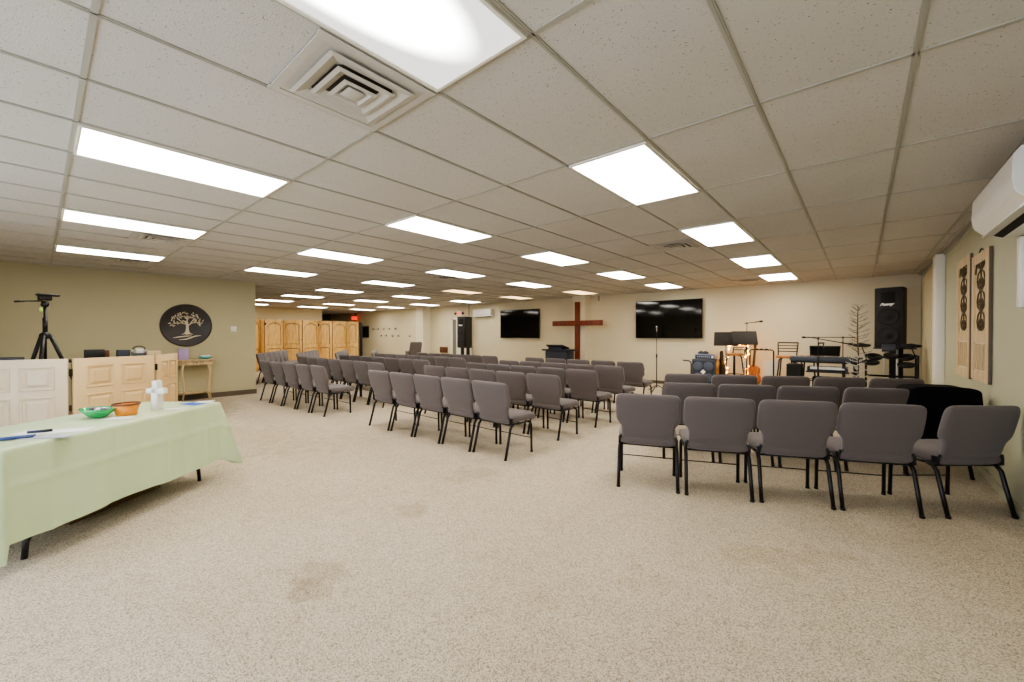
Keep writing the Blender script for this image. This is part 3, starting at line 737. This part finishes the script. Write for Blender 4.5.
# back door, left speaker, split unit
door = struct(MB().span((-13.32, YB-.03, 0), (-12.3, YB, 2.08)), 'door_1', 'whitem')
f = MB(); f.span((-13.46, YB-.05, 0), (-13.34, YB, 2.16)); f.span((-12.28, YB-.05, 0), (-12.16, YB, 2.16)); f.span((-13.46, YB-.05, 2.08), (-12.16, YB, 2.18)); f.obj('door_frame', 'whitem', door)
MB().span((-13.32, YB-.036, 0), (-13.12, YB-.028, 2.08)).obj('door_gap', mat('door_shade', (120, 118, 100), .8), door)
MB().ball((-12.42, YB-.08, 1.0), .035).obj('door_handle', 'chrome', door)
def loudspeaker(loc, rz, W, D, H, label, logo):
    t = thing('loudspeaker', label, 'speaker', loc, rz)
    poly = [(-W/2, -D/2), (W/2, -D/2), (W/2*.72, D/2), (-W/2*.72, D/2)]
    mb = MB(); mb.prism(poly, 0, H); bmesh.ops.bevel(mb.bm, geom=mb.bm.edges[:], offset=.012, segments=2, affect='EDGES'); mb.obj('cabinet', 'black', t)
    MB().box((0, -D/2-.006, H/2), (W-.05, .014, H-.06), bev=.005).obj('grille', 'grille', t)
    for z in (H*.21, H*.52):
        c = MB(); c.lathe([(W*.37, 0), (W*.40, .008), (W*.37, .012), (W*.33, .006), (W*.12, .003), (W*.1, .014), (.001, .02)], 28, Matrix.Translation((0, -D/2-.012, z)) @ Matrix.Rotation(PI/2, 4, 'X')); c.obj('woofer', 'cone', t)
    hn = MB(); hn.box((0, -D/2-.014, H*.84), (W*.5, .01, H*.17), bev=.004).box((0, -D/2-.018, H*.84), (W*.3, .012, H*.1), bev=.004); hn.obj('horn', 'blackm', t)
    text_mesh('badge_lettering', logo, .072, 'paper', t, Matrix.Translation((-.02, -D/2-.024, H*.72)) @ Matrix.Rotation(PI/2, 4, 'X'), shear=.5, bold=.004)
    return t
loudspeaker((-11.80, 11.15, .93), R_(-2), .50, .42, 1.2, 'tall black loudspeaker on posts in front of the back door', 'Peavey')
t = thing('speaker_stand', 'black two-post stand under the loudspeaker by the back door', 'stand', (-11.80, 11.15, 0))
for s in (-1, 1): MB().box((s*.16, 0, .5), (.1, .1, .84), bev=.006).obj('post', 'black', t)
MB().box((0, 0, .04), (.55, .42, .08), bev=.01).obj('base', 'black', t); MB().box((0, 0, .915), (.5, .36, .02)).obj('top_plate', 'black', t)
t = thing('air_conditioner', 'small white split air conditioner high on the back wall', 'air conditioner', (-11.42, YB, 2.14))
def ac(t, L_, hs=1):
    prof = [(0, 0), (-.10, 0), (-.17, .03), (-.215, .08), (-.225, .14), (-.22, .26), (-.19, .30), (0, .31)]
    prof = [((a_*1.18 if hs > 1 else a_), b_*hs) for a_, b_ in prof]
    mt = Matrix(((0, 0, 1, 0), (1, 0, 0, 0), (0, 1, 0, 0), (0, 0, 0, 1)))
    mb = MB(); mb.prism(prof, -L_/2, L_/2, mt); bmesh.ops.bevel(mb.bm, geom=mb.bm.edges[:], offset=.008, segments=2, affect='EDGES'); mb.obj('body', 'white', t)
    MB().box((0, -.195, .038), (L_*.86, .012, .075), rot=(R_(-42), 0, 0), bev=.003).obj('louvre', 'white', t)
    MB().box((0, -.135, .008), (L_*.84, .05, .012), rot=(R_(-24), 0, 0)).obj('air_slot', 'blackm', t)
    MB().tube([(-L_*.46, -.226, .10), (L_*.46, -.226, .10)], .002, 4).obj('seam', 'slate', t)
ac(t, 1.0)
t = thing('air_conditioner', 'large white split air conditioner on the right wall near the ceiling', 'air conditioner', (XR, 4.42, 2.17), R_(-90))
ac(t, 1.2, 1.22)
# little brown organiser on wall
t = thing('wall_rack', 'small brown rack of three pockets low on the back wall', 'rack', (-13.95, YB-.04, .76))
for k in range(3): MB().box((-.16+.16*k, 0, 0), (.13, .06, .24), bev=.006).obj('pocket', 'brown', t)
MB().box((0, .025, 0), (.5, .02, .26)).obj('backboard', 'cardboard', t)

# televisions
def tv(x0, x1, z0, z1, label, tilt=0, rz=0):
    t = thing('television', label, 'television', ((x0+x1)/2, YB-.09, (z0+z1)/2), rz)
    W, H = x1-x0, z1-z0
    MB().box((0, 0, 0), (W, .05, H), bev=.006).obj('frame', 'blackm', t)
    MB().box((0, -.0265, .004), (W-.03, .006, H-.04)).obj('screen', 'screen', t)
    MB().box((0, .055, 0), (.5, .06, .4)).obj('wall_mount', 'steel', t)
tv(-10.50, -8.66, 1.30, 2.355, 'large black wall television left of the wooden cross')
tv(-5.08, -3.23, 1.32, 2.40, 'large black wall television right of the wooden cross')
# cross
t = thing('wall_cross', 'tall dark red-brown wooden cross mounted on the white pilaster', 'cross', (-6.87, 11.44, 0))
MB().box((0, 0, 1.48), (.155, .09, 1.98), bev=.005).obj('upright', 'cross', t)
MB().box((0, -.055, 1.79), (1.84, .05, .165), bev=.005).obj('crossbar', 'cross', t)
# lectern
t = thing('lectern', 'dark blue-black lectern with wide wings in front of the cross', 'lectern', (-7.0, 10.6, 0))
MB().box((0, 0, .46), (.78, .42, .92), bev=.01).obj('body', 'lect', t)
MB().box((0, 0, .95), (1.0, .5, .05), bev=.012).obj('shelf', 'lect', t)
MB().box((-.08, .02, 1.045), (.6, .4, .05), rot=(R_(-14), 0, 0), bev=.01).box((-.08, .02, .995), (.5, .3, .1)).obj('reading_top', 'lect', t)
MB().box((0, 0, .03), (.9, .5, .06), bev=.01).obj('base', 'lect', t)
# outlets
for x, lb in ((-4.86, 'white wall outlet with a black plug near the microphone stand'),):
    t = thing('wall_outlet', lb, 'outlet', (x, YB, .33)); MB().box((0, -.004, 0), (.08, .008, .12), bev=.003).obj('plate', 'white', t); MB().box((0, -.025, .06), (.04, .04, .05), bev=.004).obj('plug', 'black', t)

# ------------------------------------------------------------------ stage gear
SZ = .19
def mic_stand(loc, h, label, boom=None, rz=0):
    t = thing('microphone_stand', label, 'microphone stand', loc, rz)
    MB().cyl((0, 0, .1), (0, 0, h*.62), .013, 10).cyl((0, 0, h*.6), (0, 0, h), .008, 8).lathe([(.02, h*.6-.04), (.02, h*.6+.04)], 10).obj('pole', 'steel', t)
    for k in range(3):
        a = 2*PI*k/3+.5; MB().tube([(0, 0, .16), (.12*math.cos(a), .12*math.sin(a), .1), (.3*math.cos(a), .3*math.sin(a), .008)], .009, 6).obj('leg', 'steel', t)
    if boom:
        bx, bz = boom; p = Vector((0, 0, h)); q = Vector((bx, 0, h+bz)); d = (q-p)
        MB().tube([p-d*.35, q], .008, 6).lathe([(.02, -.02), (.02, .02)], 10, Matrix.Translation(p) @ Matrix.Rotation(PI/2, 4, 'X')).obj('boom', 'steel', t)
        dn = d.normalized(); MB().tube([q, q+dn*.10], .012, 8).tube([q+dn*.10, q+dn*.16], .022, 10).obj('microphone', 'black', t)
    else:
        MB().tube([(0, 0, h), (0, -.01, h+.1)], .013, 8, r2=.016).ball((0, -.012, h+.12), .026).obj('microphone', 'chrome', t)
    return t
mic_stand((-3.85, 10.2, 0), 1.49, 'black straight microphone stand on the carpet left of the amplifier')
mic_stand((-2.04, 11.05, SZ), 1.50, 'black microphone stand with boom behind the music stands', (.16, .02))
mic_stand((-.62, 9.76, SZ), 1.15, 'black microphone stand with long boom over the keyboard', (.34, -.07), 0)
mic_stand((-.30, 11.35, SZ), 1.17, 'black boom microphone stand behind the drum pads', (-.55, .0))
# bent stand
t = thing('hanging_rail', 'thin bent metal stand left of the bass amplifier', 'stand', (-3.27, 11.0, 0))
MB().tube([(0, 0, 0), (0, 0, .68), (-.02, 0, .73), (-.07, 0, .755), (-.2, 0, .76)], .018, 8).obj('pole', 'slate', t); MB().lathe([(.12, 0), (.12, .015), (.03, .03)], 16).obj('base', 'slate', t)
# bass amp
t = thing('bass_amplifier', 'grey bass cabinet with four drivers beside the music stands', 'amplifier', (-2.94, 11.05, SZ))
MB().box((0, 0, .31), (.54, .40, .62), bev=.012).obj('cabinet', 'slate', t)
MB().box((0, -.203, .30), (.48, .01, .54)).obj('grille', 'grey_tex', t)
for sx in (-1, 1):
    for sz in (.17, .45): MB().lathe([(.105, 0), (.11, .006), (.1, .01), (.03, .004), (.001, .01)], 24, Matrix.Translation((sx*.12, -.208, sz)) @ Matrix.Rotation(PI/2, 4, 'X')).obj('driver', mat('driver', (84, 92, 108), .4), t)
MB().box((0, -.215, .31), (.085, .012, .085), rot=(0, PI/4, 0)).obj('badge', 'paper', t)
t = thing('amplifier_head', 'blue-grey amplifier head with knobs on the bass cabinet', 'amplifier', (-2.92, 11.03, SZ+.62))
MB().box((0, 0, .065), (.46, .3, .12), bev=.01).obj('case', mat('blue_grey_case', (126, 134, 160), .4), t)
MB().box((0, -.152, .06), (.42, .008, .07)).obj('front_panel', 'navy', t)
kn = MB()
for k in range(7): kn.lathe([(.012, 0), (.01, .015)], 8, Matrix.Translation((-.16+.045*k, -.157, .06)) @ Matrix.Rotation(PI/2, 4, 'X'))
kn.box((.18, -.16, .06), (.05, .008, .05)); kn.obj('knobs', 'paper', t)
o = MB().box((0, 0, .03), (.22, .14, .05), bev=.008).box((-.05, 0, .065), (.06, .08, .02)).box((.05, 0, .065), (.06, .08, .02)).obj('effects_pedal', 'slate'); o.location = (-2.98, 11.0, SZ+.745); tag(o, 'small dark effects pedal on top of the amplifier head', 'pedal')
# gig bag
mb = MB(); mb.rings([[(w*math.cos(a), .09*math.sin(a), z) for a in [2*PI*k/16 for k in range(16)]] for z, w in ((0, .09), (.03, .12), (.25, .125), (.42, .1), (.5, .05), (.8, .035), (.82, .02))])
o = mb.obj('guitar_bag', 'blackm'); o.location = (-2.66, 11.4, SZ); tag(o, 'black guitar bag standing between amplifier and fairy lights', 'bag')
# stools
def stool(loc, rz, label):
    t = thing('bar_stool', label, 'stool', loc, rz)
    MB().lathe([(.17, .735), (.19, .745), (.19, .77), (.175, .785), (.001, .78)], 28).obj('seat', 'stoolwood', t)
    for k in range(4):
        a = PI/4+k*PI/2; c, s = math.cos(a), math.sin(a)
        MB().tube([(.10*c, .10*s, .735), (.15*c, .15*s, .70), (.17*c, .17*s, .5), (.24*c, .24*s, 0)], .014, 8).obj('leg', 'stoolmetal', t)
    MB().tube([(.2*math.cos(2*PI*k/24), .2*math.sin(2*PI*k/24), .28) for k in range(24)], .009, 6, closed=True).obj('foot_ring', 'stoolmetal', t)
    b = MB()
    for s in (-1, 1): b.tube([(s*.16, -.12, .74), (s*.17, -.17, .9), (s*.18, -.21, 1.06)], .012, 8)
    for z, yy in ((1.055, -.21), (.99, -.195), (.93, -.18), (.87, -.165)): b.tube([(-.175, yy, z), (0, yy-.03, z), (.175, yy, z)], .010 if z < 1.05 else .014, 8)
    b.obj('backrest', 'stoolmetal', t)
    return t
stool((-2.28, 10.95, SZ), R_(150), 'wooden-seat bar stool with ladder back in front of the fairy lights')
stool((-1.2, 10.45, SZ), R_(178), 'wooden-seat bar stool with ladder back beside the keyboard')
stool((-.83, 10.75, SZ), R_(80), 'bar stool behind the keyboard, only its slanted back showing')
# fairy lights
t = thing('fairy_light_tree', 'amber bundle of glowing fairy lights behind the left bar stool', 'lights', (-2.3, 11.42, SZ))
rr = random.Random(4)
MB().lathe([(.26, 0), (.25, .5), (.2, .9), (.06, 1.1)], 14).obj('mesh_drape', 'glowfab', t)
bb = MB()
for k in range(85):
    z = rr.uniform(.02, 1.08); a = rr.uniform(PI, 2*PI); q = .28-.14*max(0, z-.3)
    bb.ball((q*math.cos(a)+rr.uniform(-.04, .04), q*math.sin(a)*.7, z), .022, u=6, v=4)
o = bb.obj('bulbs', 'bulb', t); o['kind'] = 'stuff'
wr = MB(); wr.tube([(.27*math.cos(k*.7)*(1-.4*k/60), .2*math.sin(k*.7), .02+1.05*k/60) for k in range(60)], .004, 4); wr.obj('wire', 'frost', t)
# music stands
def music_stand(loc, rz, h, label, tilt=-18):
    t = thing('music_stand', label, 'music stand', loc, rz)
    MB().box((0, 0, h), (.50, .015, .34), rot=(R_(tilt), 0, 0), bev=.004).box((0, -.05, h-.16), (.5, .06, .012)).obj('desk', 'slate_d', t)
    MB().cyl((0, .03, .05), (0, .03, h*.6), .014).cyl((0, .03, h*.55), (0, .02, h), .009).obj('pole', 'chrome', t)
    for k in range(3):
        a = 2*PI*k/3+.3; MB().tube([(0, .03, .12), (.28*math.cos(a), .03+.28*math.sin(a), .008)], .009, 6).obj('leg', 'steel', t)
M['slate_d'] = mat('grey_brown_desk', (52, 46, 40), .8)
music_stand((-2.42, 10.75, SZ), R_(8), 1.13, 'dark music stand nearer the right television')
music_stand((-2.0, 10.6, SZ), R_(22), 1.16, 'dark tilted music stand with wide desk in front of the boom microphone', -30)
# guitar stand and guitar
t = thing('guitar_rack', 'black tubular guitar rack near the back wall', 'rack', (-1.78, 11.3, SZ))
MB().tube([(-.24, 0, 0), (-.24, 0, .84), (-.21, 0, .87), (.21, 0, .87), (.24, 0, .84), (.24, 0, 0)], .016, 8).obj('hoop', 'steel', t)
MB().tube([(-.24, .16, .02), (-.24, -.22, .02)], .014, 8).tube([(.24, .16, .02), (.24, -.22, .02)], .014, 8).tube([(-.24, -.2, .04), (.24, -.2, .04)], .014, 8).obj('base', 'steel', t)
MB().box((-.1, 0, .885), (.06, .05, .03)).box((.0, 0, .885), (.06, .05, .03)).box((.1, 0, .885), (.06, .05, .03)).obj('neck_rest', 'black', t)
t = thing('guitar', 'orange wooden guitar with red pickguard leaning in rack', 'guitar', (-1.93, 11.15, SZ+.05), R_(-25))
body = [(.0, 0), (.12, .02), (.165, .10), (.15, .19), (.11, .25), (.125, .33), (.115, .40), (.05, .45), (0, .455)]
poly = body+[(-x, y) for x, y in body[::-1][1:-1]]
MT = Matrix.Rotation(PI/2-.12, 4, 'X')
MB().prism(poly, -.04, .04, MT).obj('body', 'guitar', t)
MB().prism([(-.03, .05), (.1, .07), (.11, .18), (.05, .25), (-.02, .2)], .041, .044, MT).obj('pickguard', 'guitar_r', t)
MB().prism([(-.025, .42), (.025, .42), (.02, .86), (.03, .9), (.03, 1.02), (-.03, 1.02), (-.03, .9), (-.02, .86)], .02, .045, MT).obj('neck', 'brown', t)
o = MB().box((0, 0, .3), (.28, .02, .6), bev=.003).obj('foam_board', 'paleblue'); o.location = (-1.64, 11.5, SZ); tag(o, 'pale blue-white board leaning behind the guitar rack', 'board')
# keyboards
t = thing('keyboard_stand', 'black table-style keyboard stand with a lower shelf', 'stand', (-.55, 10.15, SZ))
MB().box((0, 0, .69), (1.02, .30, .03), bev=.004).obj('upper_tier', 'black', t)
MB().box((.12, 0, .50), (.8, .3, .02)).obj('lower_tier', 'black', t)
for sx in (-.46, .46): MB().box((sx, 0, .35), (.05, .28, .68), bev=.004).box((sx, 0, .02), (.06, .5, .04)).obj('leg', 'black', t)
MB().box((.3, -.1, .35), (.05, .05, .7)).obj('post', 'black', t)
def keyboard(loc, rz, W, label, keys=True):
    t = thing('keyboard', label, 'keyboard', loc, rz)
    MB().box((0, .04, .045), (W, .30, .09), bev=.01).obj('case', 'slate', t)
    MB().box((0, -.115, .055), (W-.1, .03, .03)).box((0, -.08, .075), (W-.1, .08, .03), bev=.002).obj('white_keys', 'ivory', t)
    bk = MB()
    for k in range(int((W-.12)/.03)):
        if k % 7 not in (2, 6): bk.box((-(W-.14)/2+.03*k, -.06, .095), (.012, .05, .012))
    bk.obj('black_keys', 'black', t)
keyboard((-.53, 10.15, SZ+.705), R_(180), 1.1, 'long dark keyboard on the upper tier of the keyboard stand')
keyboard((-.50, 10.15, SZ+.512), 0, .62, 'short keyboard with white keys on the lower tier')
o = MB().box((0, 0, .33), (.24, .36, .66), bev=.01).box((0, -.182, .4), (.2, .01, .4)).obj('subwoofer', 'blackm'); o.location = (-.98, 9.78, SZ); tag(o, 'black box cabinet at the left end of the keyboard', 'cabinet')
for x, z, w, rz_, lb in ((-.66, .80, .24, .15, 'left slanted black tablet screen propped on the keyboard'), (-.44, .80, .27, -.1, 'right slanted black tablet screen propped on the keyboard')):
    t = thing('tablet', lb, 'tablet', (x, 10.15, SZ+z), rz_)
    MB().box((0, 0, .11), (w, .015, .22), rot=(R_(-28), 0, 0), bev=.003).obj('case', 'black', t)
    MB().box((0, -.009, .11), (w-.03, .003, .18), rot=(R_(-28), 0, 0)).obj('screen', 'screen', t)
    MB().tube([(0, .06, 0), (0, .04, .12)], .008, 6).obj('prop', 'steel', t)
o = MB().box((0, 0, .2), (.62, .3, .40), bev=.012).box((0, -.155, .2), (.5, .01, .04)).obj('equipment_case', 'blackm'); o.location = (-.42, 10.2, SZ); tag(o, 'black equipment case on the floor beneath the keyboards', 'case')
# electronic drum kit
t = thing('electronic_drum_kit', 'black electronic drum kit with rack and rubber pads before the loudspeaker', 'drum kit', (.42, 10.42, SZ))
t.scale = (.85, .95, 1)
fr = MB()
for x, y in ((-.42, .1), (-.42, -.35), (.38, .1), (.38, -.3)): fr.cyl((x, y, 0), (x, y, .86), .018)
for z in (.80, .45): fr.tube([(-.42, -.35, z), (-.42, .1, z), (.38, .1, z), (.38, -.3, z)], .018, 8)
fr.cyl((-.42, .1, .8), (-.5, .1, 1.02), .010).cyl((.38, .1, .8), (.30, .1, 1.02), .010).cyl((0, .1, .8), (0, .1, 1.0), .012)
fr.obj('rack', 'steel', t)
def pad(x, y, z, r, tx, ty, m='black'):
    mt = Matrix.Translation((x, y, z)) @ Matrix.Rotation(tx, 4, 'X') @ Matrix.Rotation(ty, 4, 'Y')
    MB().lathe([(r*.8, -.035), (r, -.02), (r, .012), (r*.93, .018), (r*.9, .01), (.001, .012)], 24, mt).obj('pad', m, t)
pad(-.28, -.08, .82, .13, .35, .1); pad(-.02, -.1, .84, .12, .4, 0); pad(.22, -.08, .82, .13, .35, -.1); pad(-.34, -.3, .72, .14, .2, 0); pad(.2, -.42, .70, .14, .2, 0)
for x, z in ((-.5, 1.03), (.30, 1.03)):
    MB().lathe([(.17, -.008), (.1, .01), (.03, .03), (.001, .032)], 28, Matrix.Translation((x, .08, z)) @ Matrix.Rotation(.2, 4, 'X')).obj('cymbal_pad', 'blackm', t)
MB().box((-.05, .06, .98), (.22, .06, .14), rot=(R_(-30), 0, 0), bev=.006).obj('sound_module', 'slate', t)
MB().lathe([(.15, -.1), (.16, -.08), (.16, .08), (.15, .1)], 24, Matrix.Translation((0, -.15, .2)) @ Matrix.Rotation(PI/2, 4, 'X')).box((0, -.15, .02), (.2, .25, .04)).obj('kick_pad', 'black', t)
ck = MB()
for x in (-.30, .0, .12, .3): ck.lathe([(.022, -.03), (.022, .03)], 10, Matrix.Translation((x, .1, .82)))
ck.obj('clamps', 'chrome', t)
# bare tree
t = thing('twig_tree', 'slim bare brown twig tree rising behind the drum pads', 'tree', (-.05, 9.74, SZ))
tr = MB(); tr.tube([(0, 0, 0), (.01, 0, .8), (-.01, .01, 1.3), (.0, 0, 1.74)], .014, 8, r2=.005); tr.obj('trunk', 'twig', t)
tw = MB(); fz = MB(); rr = random.Random(9)
for k in range(62):
    z = .25+1.5*(k/62); L_ = (.30*(1-(z-.25)/1.75)+.05)*rr.uniform(.7, 1.1)*(.62 if z < .86 else 1); a = k*2.4+rr.uniform(-.3, .3); c, s = math.cos(a), math.sin(a)
    d = fz if z < .86 else tw
    r0 = .010 if d is fz else .0045
    d.tube([(0, 0, z), (c*L_*.5, s*L_*.5, z+.02), (c*L_, s*L_, z+.07)], r0, 5, r2=.002)
    for q in (.45, .7):
        b2 = a+rr.choice((-.8, .8)); d.tube([(c*L_*q, s*L_*q, z+.03*q), (c*L_*q+.07*math.cos(b2), s*L_*q+.07*math.sin(b2), z+.03*q+.05)], r0*.6, 4, r2=.0015)
tw.obj('branches', 'twig', t); fz.obj('frosted_branches', 'frost', t)
# right loudspeaker
loudspeaker((.46, 11.3, 1.155), R_(-22), .44, .36, 1.20, 'tall black loudspeaker on stand in the right back corner', 'Peavey')
t = thing('speaker_stand', 'black stand with flat shelf under the right corner loudspeaker', 'stand', (.46, 11.3, SZ))
MB().box((.03, 0, .953), (.62, .4, .02), bev=.003).obj('shelf', 'black', t)
MB().box((.06, .04, .48), (.2, .14, .93), bev=.006).obj('column', 'blackm', t)
MB().cyl((.07, -.1, .0), (.07, -.1, .94), .018).cyl((-.12, -.1, .0), (-.12, -.1, .94), .012).obj('post', 'frost', t)
MB().box((.03, 0, .015), (.5, .4, .03), bev=.004).obj('base', 'black', t)

# right wall shutters and curtain
def shutter(y0, y1, z0, z1, label):
    t = thing('shutter_panel', label, 'shutter', (XR, (y0+y1)/2, z0), R_(-90), 'narrow wooden shutters on the right wall')
    W, H = y1-y0, z1-z0
    mb = MB(); mb.span((-W/2, -.032, 0), (-W/2+.12, -.004, H)); mb.span((W/2-.12, -.032, 0), (W/2, -.004, H))
    mb.span((-W/2+.12, -.030, 0), (W/2-.12, -.004, .10)); mb.span((-W/2+.12, -.030, H*.30), (W/2-.12, -.004, H*.30+.10)); mb.span((-W/2+.12, -.030, H-.10), (W/2-.12, -.004, H)); mb.obj('frame', 'bisque', t)
    MB().span((-W/2+.1, -.022, .08), (W/2-.1, -.006, H*.32)).obj('lower_panel', 'door_white', t)
    n = 5; pl = MB()
    for k in range(n): pl.box((-W/2+.15+(W-.3)*k/(n-1), -.030, H*.19), (.02, .01, H*.2))
    pl.obj('slats', 'bisque', t)
    MB().span((-W/2+.1, -.014, H*.34), (W/2-.1, -.006, H-.08)).obj('back_panel', 'bisque', t)
    sc = MB()
    w = W/2-.13
    for z0_ in [H*.36+.12+.21*k for k in range(4)]:
        for s in (-1, 1):
            sc.tube([(s*w*.9*math.sin(q*.7)*math.exp(-q*.12), -.02, z0_+.13*math.cos(q*.7)*math.exp(-q*.12)) for q in range(16)], .006, 6)
    sc.tube([(w*math.cos(a), -.02, H-.2+w*.6*math.sin(a)) for a in [PI*k/12 for k in range(13)]], .007, 6)
    sc.cyl((0, -.02, H*.4), (0, -.02, H-.12), .006, 6)
    sc.obj('scrollwork', 'scroll', t)
    MB().box((W/2+.004, -.015, H/2), (.008, .022, H)).obj('shaded_edge', 'base', t)  # dark strip painted for the side face lying in shadow
shutter(6.86, 7.66, .92, 2.32, 'weathered wooden shutter with scrollwork on the right wall, farther of the pair')
shutter(5.95, 6.72, .94, 2.25, 'weathered wooden shutter with scrollwork on the right wall, nearer the camera')
cu = MB(); pts = []
for k in range(90):
    y = 9.25+2.2*k/89; pts.append((XR-.05-.018*math.sin(k*.55), y))
cu.prism(pts+[(x+.012, y) for x, y in pts[::-1]], .06, CEIL-.14, smooth=False)
tag(cu.obj('wall_curtain', 'curtain'), 'pale beige hanging panel along the right wall behind the loudspeaker', 'curtain')

# ------------------------------------------------------------------ light, camera
sc = bpy.context.scene
w = bpy.data.worlds.new('World'); sc.world = w; w.use_nodes = True
w.node_tree.nodes['Background'].inputs[0].default_value = (*lin((222, 232, 255)), 1)
w.node_tree.nodes['Background'].inputs[1].default_value = 4.0
cam = bpy.data.cameras.new('camera'); co = bpy.data.objects.new('camera', cam); COL.objects.link(co)
co.location = (0, 0, 1.41); co.rotation_euler = (PI/2-.00787, 0, .720765)
cam.sensor_width = 36; cam.lens = 408.084*36/1024; cam.shift_x = .00859; cam.shift_y = -.00268; cam.clip_start = .05
sc.camera = co
sc.view_settings.view_transform = 'AgX'; sc.view_settings.look = 'AgX - Medium High Contrast'
sc.view_settings.exposure = .7
